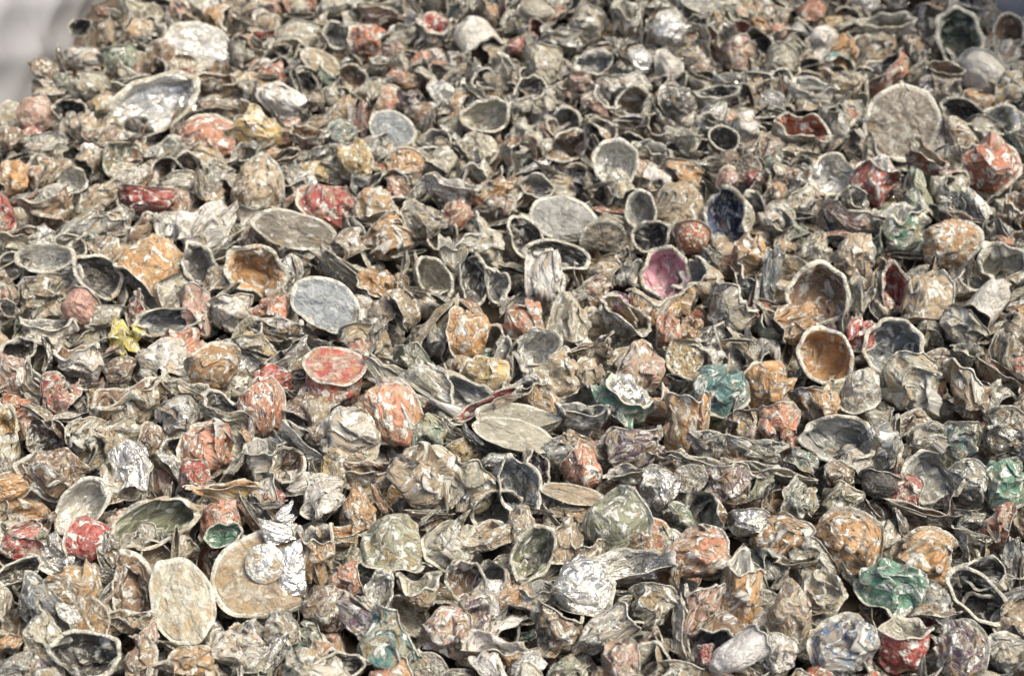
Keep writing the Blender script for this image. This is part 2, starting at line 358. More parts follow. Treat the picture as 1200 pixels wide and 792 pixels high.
# ------------------------------------------------------------------ catalogue of the capsules one can tell apart
CAT = '''
119 14 14 14 90 D ru 8 small rusty capsule tip
95 32 22 28 200 M dk/dk 4 small dark curled capsule
123 42 26 36 90 S ta/br 5 upright tan capsule with brown side
140 70 44 36 90 S gn/cr 3 capsule with a green band round its rim #the green-banded capsule
187 66 40 32 160 D br/br 6 brown mottled dented capsule
233 54 82 55 70 L sv/sv 4 large oval silver-and-lilac lidded capsule #the large oval silver lid
212 9 32 24 90 D pk 6 pinkish red dented capsule
250 12 26 24 90 D wh 6 small white rounded capsule
157 14 42 32 60 D cr 5 cream crumpled capsule
53 83 30 32 100 D br 7 rounded brown capsule at the heap's edge
74 96 24 22 90 S gn/gy 3 tiny capsule with green spot
98 68 44 26 80 D wh 5 dusty white wrinkled capsule
43 134 44 42 90 D pk 5 round pink-grey dented capsule
82 131 30 38 180 M wh/dk 3 curled pale rim with dark opening
109 102 38 34 70 D cr 5 cream lumpy capsule
181 122 112 62 105 M sv/sv 2 wide open silver-lined shallow capsule #the wide silver-lined capsule
248 160 76 50 70 D sa 8 salmon-red dome with grey dust #the salmon-red dome
300 154 54 64 150 S go/go 9 bent golden foil capsule #the bent golden capsule
58 174 52 36 90 D gy 4 grey-brown dusty capsule
126 163 56 36 80 D br 5 brown and cream crumpled capsule
253 101 52 30 80 C br/br 4 flattened brown capsule
200 178 62 36 100 S gy 4 grey-green crinkled capsule
278 64 22 34 90 S gy 4 slim grey capsule
12 165 34 40 90 D br 6 brown crumpled capsule at the left edge
318 9 26 22 90 D sa 8 small salmon capsule
363 5 18 16 90 D ru 9 bright red-orange capsule tip
388 10 34 26 90 D cr 6 cream rounded capsule
449 14 66 28 90 S pk/cr 4 long pinkish cream capsule
310 45 28 18 90 C rd/rd 7 small dark red folded capsule
350 42 62 36 95 D cr 5 wide cream dome
393 44 30 36 80 M gy/gy 3 grey open capsule with pale rim
431 50 40 46 90 D ru 7 rusty orange-bottomed capsule
474 38 48 40 110 S cr 4 slanting cream capsule
462 62 30 26 90 D pk 5 small pinkish grey round capsule
512 36 46 42 90 S gy/rd 3 grey capsule with a red spot
560 48 52 56 -60 S pe/br 8 pearly cream cup lying mouth down #the pearly cream cup
575 18 28 18 90 D or 9 vivid orange-red capsule
586 88 46 38 30 S cr 4 dusty cream capsule lying sideways
547 8 30 20 90 D gy 3 small grey-green capsule
376 73 52 26 60 L ta/ta 5 long tan wrinkled lid
413 92 34 32 70 M dk/br 3 brown-lined curled rim
330 118 58 42 -100 D wh 6 white-grey dome
369 118 26 26 90 D ta 5 small tan capsule
424 141 50 22 0 C pk/pk 7 narrow fold with a pink-red stripe
459 152 58 44 60 L sl/sl 8 bluish grey lidded capsule #the bluish grey lid
436 108 32 32 90 D cr 4 small cream crumpled capsule
517 112 38 32 90 D sv 2 silver-grey crinkled capsule
482 120 32 30 90 D pu 5 dark purple-grey capsule
568 138 56 46 90 M gy/cr 3 grey capsule filled with dried residue
558 176 52 44 90 D cr 4 speckled cream crumpled capsule
414 188 46 48 90 D go 7 golden yellow dented capsule
474 194 48 40 90 D or 8 golden orange dented capsule #the golden orange capsule
363 163 48 32 80 C br/br 5 brown folded capsule
373 184 56 22 110 C gy 3 long thin grey folded capsule
628 15 42 26 90 D cr 7 smooth cream capsule
632 37 22 30 150 M ru/ru 7 curved rust-edged rim
604 53 20 20 90 D rd 6 small dark red capsule
658 47 54 34 70 S gy 4 speckled grey capsule
688 30 42 46 60 D cr 4 angular cream capsule
695 74 44 32 90 M gy/gy 3 half-open grey capsule with pale arched rim
680 94 30 20 90 D pk 5 small pinkish tan capsule
736 26 42 52 90 C cr/cr 4 tall cream V-shaped fold
783 37 50 46 120 D sv 4 brown and silver rounded capsule
825 6 56 22 80 L gy/gy 6 flat greenish grey lid at the top edge
817 28 38 20 90 C wh/dk 3 angled white folded edge
830 54 56 28 20 C ta/br 6 tan triangular folded capsule
869 33 20 18 90 M cr/ru 3 tiny cream mouth lined rusty pink
893 30 24 34 90 D or 6 brownish orange capsule
865 64 42 44 100 D pk 4 cream and pink dented capsule
635 76 46 48 90 D cr 4 grey-cream rounded capsule
753 72 36 36 90 D sv 1 bright crinkled silver foil capsule
784 78 38 34 90 D pe 8 small shiny pearl dome
731 102 62 40 80 D wh 4 white sharply crumpled capsule
794 119 42 44 90 D dk 6 dark shiny grey ball
701 121 46 32 45 S pk 5 pinkish tan crumpled capsule
840 117 58 32 100 C cr/dk 4 folded cream capsule with dark gap
873 150 40 40 90 D wh/or 5 white capsule with an orange centre #the orange-centred white capsule
666 172 38 48 60 M cr/br 3 upright brown-lined open capsule
720 190 52 54 80 M pe/sv 4 round silver bowl with cream ring #the round silver bowl
764 180 50 30 80 C gy/gy 3 grey pleated fan-shaped capsule
807 167 32 32 90 S cr 4 pale small upright capsule
847 164 36 32 60 M cr/dk 3 small cream rim round a dark hole
800 202 48 28 80 D or 6 orange-pink dented capsule
762 150 32 36 40 C br/br 6 brown curved fold
853 96 38 24 80 C sv/sv 2 thin silver-grey fold
616 157 38 36 90 D cr 4 small cream creased capsule
950 13 36 28 90 D sa 7 salmon orange rounded capsule
910 22 34 30 90 D br 5 brown speckled capsule
963 48 38 34 90 D wh 4 crumpled white capsule
993 62 36 38 -110 S or 8 bright orange fluted capsule
1037 34 70 36 100 C cr/cr 5 long cream folded capsule
1036 84 62 44 140 S sa/dk 5 salmon capsule with a dark curved edge
1127 46 72 60 70 M ta/dg 6 big open capsule with dark green lining #the dark green-lined capsule
1153 87 66 46 60 D pe 9 smooth glossy pearl-coloured pouch #the glossy pearl pouch
1057 144 88 92 70 L bg/bg 9 big brown lid with a tan rim #the big brown lid
1107 85 44 26 90 C br/br 5 reddish brown folded capsule
1183 40 36 48 120 M ta/br 3 tan rim round a crusted brown inside
1127 132 52 32 80 M cr/dk 3 dark-mouthed capsule with wavy cream rim
1173 143 46 42 90 M gy/sv 3 grey open capsule with silver crinkles
1122 160 34 56 -50 S ta/br 5 dusty tan tube
1077 68 22 30 90 S cr 6 small pale upright capsule
950 110 62 38 90 C wh/gy 4 angular white folded capsule
940 155 68 46 80 C cr/ru 3 wide cream rim over a rusty inside
1163 194 74 66 90 D ru 7 wrinkled rust-orange capsule #the wrinkled rust-orange capsule
1026 212 54 62 80 S rd/sv 6 bright red and silver capsule #the red and silver capsule
976 208 58 52 60 M or/sv 5 orange-bodied capsule with a silver mouth
1082 188 54 36 60 C ru/cr 6 rust-red capsule under a pale ridge
915 76 40 48 70 D cr 5 cream lumpy rounded capsule
991 101 34 42 90 D ta 4 speckled tan capsule
1187 104 34 40 90 D cr 4 cream crumpled capsule at the right edge
16 209 42 34 90 D or 7 yellow-orange capsule at the left edge
85 212 34 32 80 M cr/sv 3 teardrop rim with a shiny silver inside
116 233 36 56 220 S ta/dk 4 tan tube with a small dark mouth
4 250 24 44 90 D rd 8 dark red capsule at the left edge
57 243 60 46 100 S br 5 brownish pink wrinkled capsule
173 234 70 34 80 D rd 8 flat coral-red capsule #the flat coral-red capsule
243 260 80 56 -60 D wh 5 big crumpled whitish capsule
301 218 70 60 90 D ta 6 tan cracked rounded capsule
96 270 34 86 20 S gy 4 long dark grey ridged tube
136 262 44 38 90 D wh 3 white-grey finely crinkled capsule
162 280 70 38 120 C br/br 4 brown folded capsule with a cream edge
174 318 68 84 220 S or 6 big orange-tan cone-shaped capsule #the big orange-tan cone
53 302 64 34 90 M sv/sv 2 shallow silver dish
82 288 36 30 80 M cr/gy 4 small cream ring
12 312 32 32 90 M gy/gy 3 grey hollow capsule at the left edge
113 322 60 46 60 M cr/dk 3 wide open capsule with dark inside
45 346 64 50 110 D dk 3 dark grey crinkled shell
96 361 50 42 40 S pk/br 4 smooth pinkish white cup
233 314 46 52 60 M cr/gy 4 arched mouth over a grey hollow
300 318 74 60 30 M ta/or 3 orange-lined bent capsule #the orange-lined bent capsule
198 376 32 88 0 M cr/sl 3 tall leaf-shaped slate grey opening
230 364 38 64 90 D pk 5 pale pink narrow capsule
273 366 50 44 90 D wh 4 pinkish white crumpled capsule
164 364 48 28 10 C rd/wh 4 red-brown capsule with white streaks
148 392 42 44 90 F ye 9 small crumpled yellow foil scrap #the yellow foil scrap
120 377 54 38 80 D cr 4 dusty cream capsule
58 386 64 32 80 S wh 4 speckled white-grey crinkled capsule
20 280 50 30 80 C cr/br 4 cream-brown flattened capsule
387 240 64 68 200 D rd 6 white-flecked red round capsule #the white-flecked red capsule
440 243 52 46 90 D or 3 cream capsule with faint orange crumples
452 281 58 48 120 D or 5 orange-tan lumpy capsule
345 270 104 44 70 L bg/bg 8 wide flat brown lid with tan rim
382 356 88 62 55 L sl/sl 9 blue-grey oval lid #the blue-grey oval lid
415 322 96 20 50 C cr/cr 4 long double pale rim
444 336 52 40 210 S or 8 bright golden orange capsule
474 362 52 34 200 S ta 5 tan and grey crumpled capsule
508 327 56 42 15 M cr/cr 4 teardrop-shaped cream bowl
555 326 64 40 20 M cr/dk 2 black crinkled hollow with a silver rim #the black crinkled hollow
532 300 36 50 90 S cr 4 cream upright tube
497 258 48 54 90 D gy 3 dark grey crumpled capsule
535 255 44 38 90 D sa 4 peach and cream crumpled capsule
566 284 54 54 150 S cr 5 creased tan-cream capsule
527 224 64 34 70 C wh/wh 4 whitish folded capsule
578 220 46 34 130 C or/ta 4 tan folded rim
583 336 30 46 90 M cr/gy 4 small hooked cream rim
549 391 62 50 90 D or 8 orange-red domed capsule #the orange-red dome
510 378 84 20 -45 C ta/ta 4 straight tan folded strip
318 366 52 34 90 D sa 6 salmon-brown capsule
325 388 58 32 80 C br/wh 4 brown and white pleated capsule
661 257 84 56 80 L gy/gy 9 flat round grey lid #the flat round grey lid
706 279 56 46 -70 L bg/bg 6 tan-brown round lid with pale rim
652 300 76 36 80 M cr/dk 4 dark hollow under the round grey lid
613 280 56 46 40 M cr/dk 4 dark gaping mouth with a cream rim
639 330 76 46 90 D wh 6 bone-white knobbly capsule #the bone-white capsule
751 248 36 50 90 M cr/gy 4 hooked cream ring
798 240 60 52 -80 S ta/ta 5 khaki dome above a cream rim
853 209 32 26 90 D pk 7 small pink capsule
885 209 28 18 90 D rd 7 tiny red scrap-like capsule
855 257 78 56 200 M cr/nv 3 shiny navy blue capsule #the shiny navy capsule
762 280 44 42 90 M ta/dk 4 tan crumpled capsule with a dark hole
811 278 42 38 90 D ru 5 reddish tan crumpled capsule
779 321 60 58 50 M cr/mk 3 pink-lined open capsule #the pink-lined capsule
774 358 80 54 90 S or/ta 4 tan cup with orange flecks
826 334 46 64 150 S ta/gy 5 tan capsule with narrow grey gap
878 298 42 52 90 D or 5 orange-tan crumpled capsule
724 354 30 24 90 D mg 8 small magenta capsule
696 341 46 30 130 C pk/cr 4 pinkish white ridge
736 318 32 36 90 S gy 5 greenish grey small capsule
708 322 34 38 90 D ta 5 small tan rounded capsule
729 376 66 46 60 C cr/ta 5 cream triangular fold
616 376 52 50 90 D sa 4 peach-flecked cream capsule
668 376 66 52 90 D cr 4 cream finely crumpled capsule
852 364 60 60 60 S gy 3 grey-white crumpled capsule
810 388 28 34 90 D or 7 small orange capsule
784 388 44 30 90 D sa 6 salmon crumpled capsule
884 246 34 44 140 M sv/gy 3 curled silver edge
726 222 38 50 -70 S cr 4 grey-cream fluted capsule
630 219 40 32 90 M cr/gy 4 grey hollow with a cream rim
904 326 26 76 90 S sl/sl 6 narrow slate blue folded capsule
1074 228 34 64 -65 S gn 2 pale greenish cream capsule
1145 243 24 58 -45 S pe/cr 6 slim pale tube
1190 243 28 40 90 S br/br 5 brown capsule at the right edge
1001 258 74 38 90 S pk 3 pinkish tan crinkled capsule
1055 268 66 60 100 S gn/gy 3 crumpled grey capsule with green rim
1000 298 50 48 90 D ta 6 tan capsule with folded hollows
1115 290 64 64 90 D or 5 white and orange rounded capsule #the white and orange round capsule
1118 258 72 24 80 C dk/br 4 dark brown arched rim
1046 336 60 38 15 M cr/rd 3 dark red-lined leaf-shaped capsule
960 348 70 72 60 M cr/br 4 cream ring with a brown-caked inside #the brown-caked cream ring
957 293 40 44 90 D cr 3 finely curled cream capsule
934 378 48 50 200 S or/br 6 orange-brown ridged capsule
1009 346 34 60 90 C cr/ta 5 cream leaf-shaped fold
1173 310 58 52 70 M cr/cr 5 half-moon cream open capsule
1155 358 42 70 -115 S pe/gy 6 smooth grey-cream cylinder #the grey-cream cylinder
1088 348 66 56 90 D ta 4 tan many-folded capsule
1128 385 56 42 60 D cr 5 angular cream capsule
1047 405 64 68 30 M cr/sl 3 round hollow with dark grey lining
1010 392 34 42 90 D rd 8 bright red crumpled capsule #the bright red crumpled capsule
968 418 70 62 60 M cr/or 4 cream-ringed capsule with orange folds
20 413 50 32 110 M gy/dk 4 greenish grey hollow at the left edge
12 444 40 62 90 D pk 4 pinkish white capsule at the left edge
38 452 66 28 10 C cr/gy 4 long cream pinched fold
94 428 52 50 90 S wh/br 5 white cup topped with brown
62 458 32 44 90 D rd 4 red-spotted crumpled capsule
141 434 40 30 90 D br 6 small brown dome
153 474 86 58 100 C ta/br 4 layered clam-like tan capsule #the layered clam-like capsule
250 428 64 52 90 D or 5 tan-orange rounded capsule
190 420 60 46 -90 S wh/gy 4 white crinkled cup with a flat rim
104 510 52 46 110 D cr 4 cream and grey folded capsule
63 554 76 64 210 D br 7 broad brown capsule with white patches #the broad brown capsule
7 508 30 64 60 M go/go 9 golden capsule at the left edge
12 570 34 48 90 D or 8 red-orange capsule at the left edge
152 550 52 64 -80 S sv/gy 2 silver-white crinkled capsule
178 516 44 32 90 D br 6 small brown rounded capsule
243 526 64 70 210 D sa 5 salmon-brown capsule with white patches #the salmon-brown capsule
209 528 40 30 60 M cr/dk 4 small dark slit mouth
266 486 70 44 60 C cr/dk 4 twisted strip with holes
217 458 64 32 60 C ta/cr 4 cream folded strip
228 560 36 46 90 D rd 6 dark red crinkled capsule
95 593 76 48 120 M gy/pe 3 pearl grey open scoop
262 577 88 28 85 C go/or 7 long golden-lined rim
307 476 68 54 90 D sa 7 salmon domed capsule #the salmon dome
342 420 58 30 120 C sv/dk 3 pointed silver blades
320 444 50 34 90 D rd 6 dark red crumpled capsule
391 446 72 76 80 B rd/br 4 red-banded cup with dusty brown foil #the red-banded cup
411 510 76 66 90 D wh 2 cream and silver crinkled capsule
374 509 32 34 90 D br 5 small brown lobe
463 488 92 66 10 D sa 5 pointed pink and white capsule #the pointed pink-white capsule
452 440 64 32 60 C cr/cr 5 cream foil sliver
525 460 54 122 -30 C cr/gy 4 long pale leaf-like capsule #the long pale leaf-like capsule
568 440 46 58 90 D go 5 gold-brown dented capsule
487 423 56 40 60 D ol 5 grey-green dented capsule
573 478 90 28 115 C wh/rd 2 long white blades with a red streak
607 492 104 40 80 L fl/fl 8 flat oval grey-tan lid on a stack #the stacked flat lids
603 510 104 40 75 L fl/fl 8 lower of two stacked grey-tan lids
498 560 80 86 90 D ta 6 big tan-orange dimpled capsule #the big tan-orange capsule
434 558 66 42 90 C ta/br 4 brown-grey layered shells
550 570 64 62 60 S cr/bl 2 cream folded capsule with blue patch #the blue-patched capsule
608 568 72 54 30 M cr/sl 5 dark grey leaf-shaped hollow
583 541 42 20 90 D sv 0 small shiny silver pillow
338 546 38 42 60 M cr/br 4 small dark square mouth
313 541 50 58 90 S gy 3 grey mottled capsule
358 522 76 34 45 C sv/gy 3 long silvery bent plate
378 582 54 54 90 D wh 5 chalk white capsule
419 598 42 56 90 D or 6 orange and cream upright capsule
634 414 58 58 130 M cr/sv 3 open cream cup with a silver lining
652 440 60 58 130 S ta/cr 4 cream-tan cup bottom
615 456 48 30 100 C wh/gy 4 white folded lip
696 412 56 32 110 C ta/br 4 tan folded capsule with a dark gap
688 438 38 40 90 D ta 6 tan-brown dented capsule
751 434 70 54 90 D pk 3 crumpled cream-pink capsule
729 466 76 54 60 S gn/sv 5 green capsule with silver dents #the green silver-dented capsule
842 458 68 62 -80 D te 8 teal dented capsule #the teal capsule
806 494 58 88 95 S or/sa 5 folded orange-salmon capsule #the folded orange-salmon capsule
902 452 60 62 200 D or 6 wavy-edged orange capsule
911 496 48 52 90 D sa 5 salmon-pink folded capsule
741 520 76 54 120 D pu 5 purple and cream crumpled capsule
681 546 46 56 120 D sa 5 peach rounded capsule with pale rim
683 488 64 32 90 C gy/gy 4 dusty grey fold
629 552 54 32 10 M cr/pu 3 purple-lined narrow hollow
741 558 66 34 110 C cr/gy 4 grey-cream layered shells
772 574 46 56 90 D sv 1 shiny silver crumpled capsule
782 541 44 34 90 C br/ta 5 brown peaked fold
671 579 80 24 80 L ta/ta 5 flat tan lid edge
724 613 74 76 30 D ol 7 grey-green domed capsule #the grey-green dome
852 568 62 54 90 S pu 4 purple-brown crumpled capsule
885 526 74 26 90 C cr/gy 4 long layered cream strips
822 546 86 24 80 C cr/cr 4 wavy cream strip
880 552 70 24 90 C ta/cr 4 folded tan strip
829 521 46 34 90 C gy/gy 4 grey folded shells
1009 458 46 54 90 D pe 4 silver-cream rounded capsule
1072 453 70 84 135 D cr 4 large grey-cream capsule with a broad flange #the broad-flanged capsule
1135 458 66 64 90 D br 4 brown and white crumpled capsule
1172 438 66 20 70 C ta/br 5 brown curved ridge
981 514 86 56 90 M wh/gy 3 open white-patched clam-like capsule #the white-patched open capsule
958 472 54 46 120 S or/ta 4 orange-brown folded capsule
1034 524 46 62 90 D sl 4 blue-grey dented capsule
1048 520 68 16 10 C cr/cr 4 thin curved pale rim
1090 520 48 50 120 D gy 4 grey and cream angular capsule
1122 521 46 60 90 D te 3 grey-white capsule with a teal spot
1087 562 64 68 45 M cr/gy 4 pale leaf-shaped open shell #the pale leaf-shaped shell
1058 578 46 42 90 D rd 5 grey capsule with a dark red patch
1135 566 48 54 120 D sl 3 blue-grey mirror-like capsule
1178 566 52 64 90 D gn 6 dark green capsule at the right edge
920 559 72 20 85 C cr/cr 4 narrow cream folded strip
983 556 34 32 90 D br 4 small brown knob
986 586 50 44 90 D ol 3 greenish cream capsule
938 586 58 42 90 D te 2 teal-tinged silver crumpled capsule
1031 568 50 32 90 D dk 5 dark grey smooth capsule
1178 508 52 64 90 D dk 3 dark brown crinkled capsule
1132 415 38 28 90 C cr/cr 4 small cream triangle
1178 414 54 36 90 D dk 3 dark greenish crinkled capsule
30 637 50 56 0 S rd/cr 5 red and white barrel-shaped capsule #the red and white barrel
103 632 56 52 150 D rd 9 glossy deep red capsule
66 643 30 40 90 D sv 2 silver-grey small capsule
181 612 108 56 100 M ta/ol 3 wide shallow capsule with green flecks #the green-flecked capsule
42 705 46 66 120 D sl 6 slate grey facetted capsule
90 690 60 62 200 D or 3 cream and orange cap-shaped capsule
22 672 56 30 100 M cr/dk 4 dark folded mouth at the left edge
158 692 54 98 90 M cr/br 4 tall pointed mouth with a brown inside #the tall pointed mouth
150 728 66 28 80 C ta/ta 5 thin tan lips
214 705 76 112 100 L cr/cr 4 large oval cream foil lid #the large oval cream lid
302 674 112 108 90 L ta/sv 5 largest capsule of tan and silver #the largest tan and silver capsule
98 768 80 56 70 M cr/dk 4 arched capsule with a black inside
6 756 22 44 90 D or 8 orange capsule at the lower left
50 750 64 44 90 D cr 5 cream fanned capsule
20 781 48 28 90 D gy 4 pale grey capsule
170 750 34 44 90 S pk 4 pinkish brown capsule
222 777 58 42 100 D or 3 orange-white shell-like capsule
166 776 56 40 90 D br 4 brown-white crumpled capsule
262 626 44 28 90 M gn/gn 6 deep green open capsule
130 648 50 30 90 D dk 3 dark grey crinkled capsule
268 760 44 44 90 D wh 2 white and silver crumpled capsule
322 622 66 44 110 F sv 0 crumpled bright silver foil piece #the crumpled silver foil
368 650 50 74 90 S or 4 tan-orange crumpled capsule
398 630 50 34 90 C ta/or 4 orange-cream layered capsule
462 640 80 74 -100 S ol/ta 3 olive cream pouch-like capsule #the olive cream pouch
530 638 56 68 200 D cr 5 cream dimpled capsule
570 628 38 62 90 D ta 6 narrow tan capsule
500 650 34 38 90 M cr/rd 4 dark red-lined hole
419 655 32 36 90 D ol 3 greenish dark shiny capsule
406 676 42 38 90 D sa 5 salmon-brown knobbly capsule
383 713 54 60 90 D br 3 grey-brown crumpled capsule
418 722 46 76 -40 C pu/cr 4 purple-brown leaf-like capsule
444 693 36 52 90 M sv/sv 2 narrow silver arch
492 693 52 48 90 S ta/cr 4 tan-white capsule
545 680 46 48 -90 M cr/br 4 white-rimmed brown hollow
552 722 46 52 -90 S pu 4 pale capsule with purple smears
522 741 60 60 90 D pk 3 cream capsule with a red top
461 757 80 74 60 D te 4 teal-patched cream capsule #the teal-patched capsule
580 763 80 42 80 C or/wh 5 orange-brown leaf with white edge
322 769 60 26 -40 C sv/sv 1 bright silver folded strap
328 738 50 44 90 D gy 3 grey-brown dusty capsule
356 779 50 40 90 D cr 4 pale speckled capsule
400 781 56 34 80 M ta/dk 4 tan rim with dark inside
621 655 46 84 60 M cr/ol 4 leaf-shaped grey-green hollow
665 635 42 56 90 D ta 7 orange-brown speckled capsule
610 618 42 50 90 D ta 5 tan rounded capsule
744 636 42 42 90 D br 5 brown crumpled capsule
683 690 72 72 -60 D sv 1 shiny silver facetted ball #the shiny silver ball
741 665 94 44 90 M sv/sv 1 crushed silver capsule with a black slit
765 712 62 56 90 D dk 2 black and white crackled capsule
710 740 46 92 35 S pe/gy 3 long silver-cream pouch with a blue spot #the long silver-cream pouch
653 738 60 64 90 D br 4 brown and orange crumpled capsule
633 702 48 46 90 S gy 4 grey creased capsule
793 683 54 20 0 C go/go 8 narrow golden strip
798 736 78 24 10 C pe/wh 4 long pale curved stem
820 648 64 80 20 D sa 4 grey-white capsule with a salmon centre #the salmon-centred capsule
868 693 50 102 90 S or 6 pointed orange leaf-shaped capsule #the pointed orange capsule
818 718 48 80 80 D pk 5 maroon and white tall capsule
866 766 42 74 40 S wh/gy 5 smooth white tube
824 768 30 22 90 D rd 7 small dark red capsule
727 776 60 44 90 D pk 4 white capsule with maroon spots
615 776 50 34 90 D sv 1 silver and black crumpled capsule
665 782 46 30 90 D ol 5 small olive capsule
878 612 54 34 90 D sv 1 silver finely crinkled capsule
917 628 54 74 20 D or 4 tan-orange capsule with a green corner
994 635 82 80 20 D or 6 big orange and cream dented cone #the big orange and cream cone
1087 653 74 68 130 D or 4 cream and orange cup with pale rim #the cream and orange cup
1043 690 80 66 -90 D gn 8 bright green capsule with white blobs #the bright green capsule
1058 756 66 66 100 S rd/cr 7 coral red and white striped cup #the coral red striped cup
988 756 76 78 90 D bl 2 blue-flecked crumpled capsule #the blue-flecked capsule
925 722 54 84 90 D ta 6 tall tan dented capsule
912 768 44 50 90 D wh 4 white and brown crumpled capsule
966 694 52 48 90 D cr 3 cream crumpled capsule
1143 700 80 50 60 M cr/dk 4 cream rim round a gaping black hole #the gaping black hole
1152 672 50 40 110 M cr/dk 4 black oval hole with a thin rim
1127 762 72 60 90 D pu 3 purple-grey dusty capsule
1177 766 50 60 90 D gy 4 grey-cream crumpled capsule
1190 655 30 60 90 S gy 5 grey tube at the right edge
1168 616 60 32 90 D sa 4 tan-pink capsule
1135 612 40 30 90 D dk 2 dark silver capsule
1138 630 54 18 85 C cr/cr 4 short cream rim
1077 602 92 28 85 C ta/br 5 long brown folded strip
'''
items = []
for ln in CAT.strip().splitlines():
    ln = ln.strip()
    if not ln: continue
    lm = None
    if '#' in ln: ln, lm = [s.strip() for s in ln.split('#')]
    t = ln.split(' ', 8)
    cc = t[6].split('/')
    items.append(dict(x=float(t[0]), y=float(t[1]), w=float(t[2]), h=float(t[3]), a=float(t[4]), T=t[5], o=cc[0], i=(cc[1] if len(cc) > 1 else None), c=int(t[7])/10, d=t[8], lm=lm))
order = sorted(items, key=lambda i: -i['w']*i['h'])
named = order[:300]; small = order[300:]
print('named', len(named), 'smallest', named[-1]['w']*named[-1]['h'])

# labels: look, then where it lies beside an easily found neighbour
marks = [i for i in named if i['lm']]
def side(i, m):
    dx, dy = i['x']-m['x'], m['y']-i['y']; a = math.degrees(math.atan2(dy, dx)) % 360
    return ['right of', 'above and right of', 'above', 'above and left of', 'left of', 'below and left of', 'below', 'below and right of'][int((a+22.5)//45) % 8]
used = {}
for i in named:
    near = sorted((m for m in marks if m is not i), key=lambda m: math.hypot(m['x']-i['x'], m['y']-i['y']))
    for m in near[:5]:
        s = side(i, m)
        lab = i['d']+', '+s+' '+m['lm']
        if lab not in used and len(lab.replace(',', '').split()) <= 16: break
    if i['lm']: 
        words = ('capsule' in i['d'])
    i['label'] = lab
    if lab in used: print('DUP', lab)
    used[lab] = 1

def colours(i, g):
    o = np.array(COL[i['o']]); o = o*g.uniform(.85, 1.15)
    if i['T'] in 'M' and i['i'] is None: i['i'] = 'gy'
    n = np.array(COL[i['i']]) if i['i'] else np.array(COL['gy'])
    shine = SHINE.get(i['o'], .32)*g.uniform(.6, 1.4)
    ishine = {'sv': .9, 'pe': .6, 'nv': .45, 'gy': .3, 'dk': .12, 'sl': .12}.get(i['i'] or 'gy', .1)
    dirt = g.uniform(.3, 1.0)
    if i['o'] == 'sv' and i['c'] <= 2: shine = 1.0; dirt = .2
    if i['T'] == 'L' and i['c'] > .7: dirt *= .5
    if 'pearl' in i['d'] or 'smooth' in i['d']: dirt = .06; i['c'] = max(i['c'], .9); shine = 0
    return o, n, np.array([i['c'], shine, dirt]), np.array([max(i['c'], .75), ishine, dirt*.6])

CALM = ('round', 'dome', 'smooth', 'pouch', 'ball', 'cylinder', 'barrel', 'bowl', 'ring', 'pearl', 'dish', 'cone', 'banded', 'striped', 'conical', 'pointed pink')
def build_item(i, k, res=(72, 34)):
    g = np.random.default_rng(1000+int(i['x'])*7+int(i['y'])*13)
    lift = (.010 if i['T'] == 'F' else .004)+g.uniform(0, .006)+ (.004 if i['w']*i['h'] > 4500 and i['T'] != 'L' else 0)
    P, t = hit(i['x'], i['y'], lift)
    kk = .99 if i['T'] == 'L' else 1.07
    w, h = i['w']*S*t*kk, i['h']*S*t*kk
    calm = any(q in i['d'] for q in CALM)
    dk = .55 if calm else 1.0
    if any(q in i['d'] for q in ('glossy', 'smooth', 'silver bowl', 'dish', 'pearly')): dk = .2
    if dk == .2: P, t = hit(i['x'], i['y'], lift+.006)
    if i['T'] == 'D' and i['a'] == 90:
        q = g.integers(0, 4); i['a'] = 90*int(q)
        if q % 2 == 0: i['w'], i['h'] = i['h'], i['w']
    parts = to_view(capsule_parts(g, i['T'], res, dk, 'largest' in i['d']), g, i['T'], w, h)
    B = frame_at(P, i['a'])
    o, n, wo, wi = colours(i, g)
    tcoff = g.uniform(-50, 50, 3)
    return P, {nm: (v@B, f, tc+tcoff) for nm, (v, f, tc) in parts.items()}, o, n, wo, wi

PART = {'cup': 'cup', 'rim': 'rim', 'foil_lid': 'foil_lid', 'sheet': 'sheet'}
for k, i in enumerate(named):
    P, parts, o, n, wo, wi = build_item(i, k)
    T = i['T']
    if T == 'F':
        nm, (v, f, tc) = next(iter(parts.items()))
        mm_ = M_OUT; me = mesh_from('foil_scrap', v, f, tc, o, o, wo, [mm_, mm_]); ob = bpy.data.objects.new('foil_scrap', me)
        col.objects.link(ob); ob.location = P
        md = ob.modifiers.new('thickness', 'SOLIDIFY'); md.thickness = .0003; md.offset = 0
        ob['label'] = i['label']; ob['category'] = 'foil scrap'; ob['group'] = 'foil scraps among the capsules'
        continue
    root = bpy.data.objects.new('coffee_capsule', None); col.objects.link(root); root.location = P
    root.empty_display_size = .01
    root['label'] = i['label']; root['category'] = 'coffee capsule'; root['group'] = 'crushed capsules in the heap'
    for nm, (v, f, tc) in parts.items():
        g = np.random.default_rng(k)
        if nm == 'rim':
            rc = o*.25+np.array([.64, .62, .50])*.75
            me = mesh_from('rim', v, f, tc, rc, rc, [min(wo[0]+.2, .8), .3, .35], [M_OUT, M_OUT])
        elif nm == 'foil_lid':
            me = mesh_from('foil_lid', v, f, tc, o, n, [wo[0], wo[1]*.5, .17], [M_OUT, M_IN])
        else:
            me = mesh_from('cup', v, f, tc, o if T != 'L' else COL['ta'], n, wo, [M_OUT, M_IN], wi)
            if T == 'M' or T == 'C':
                pass
        ob = bpy.data.objects.new(nm, me); col.objects.link(ob); ob.parent = root
        if nm != 'rim':
            md = ob.modifiers.new('thickness', 'SOLIDIFY'); md.thickness = .00035; md.offset = -1
            md.material_offset = 1; md.material_offset_rim = 0

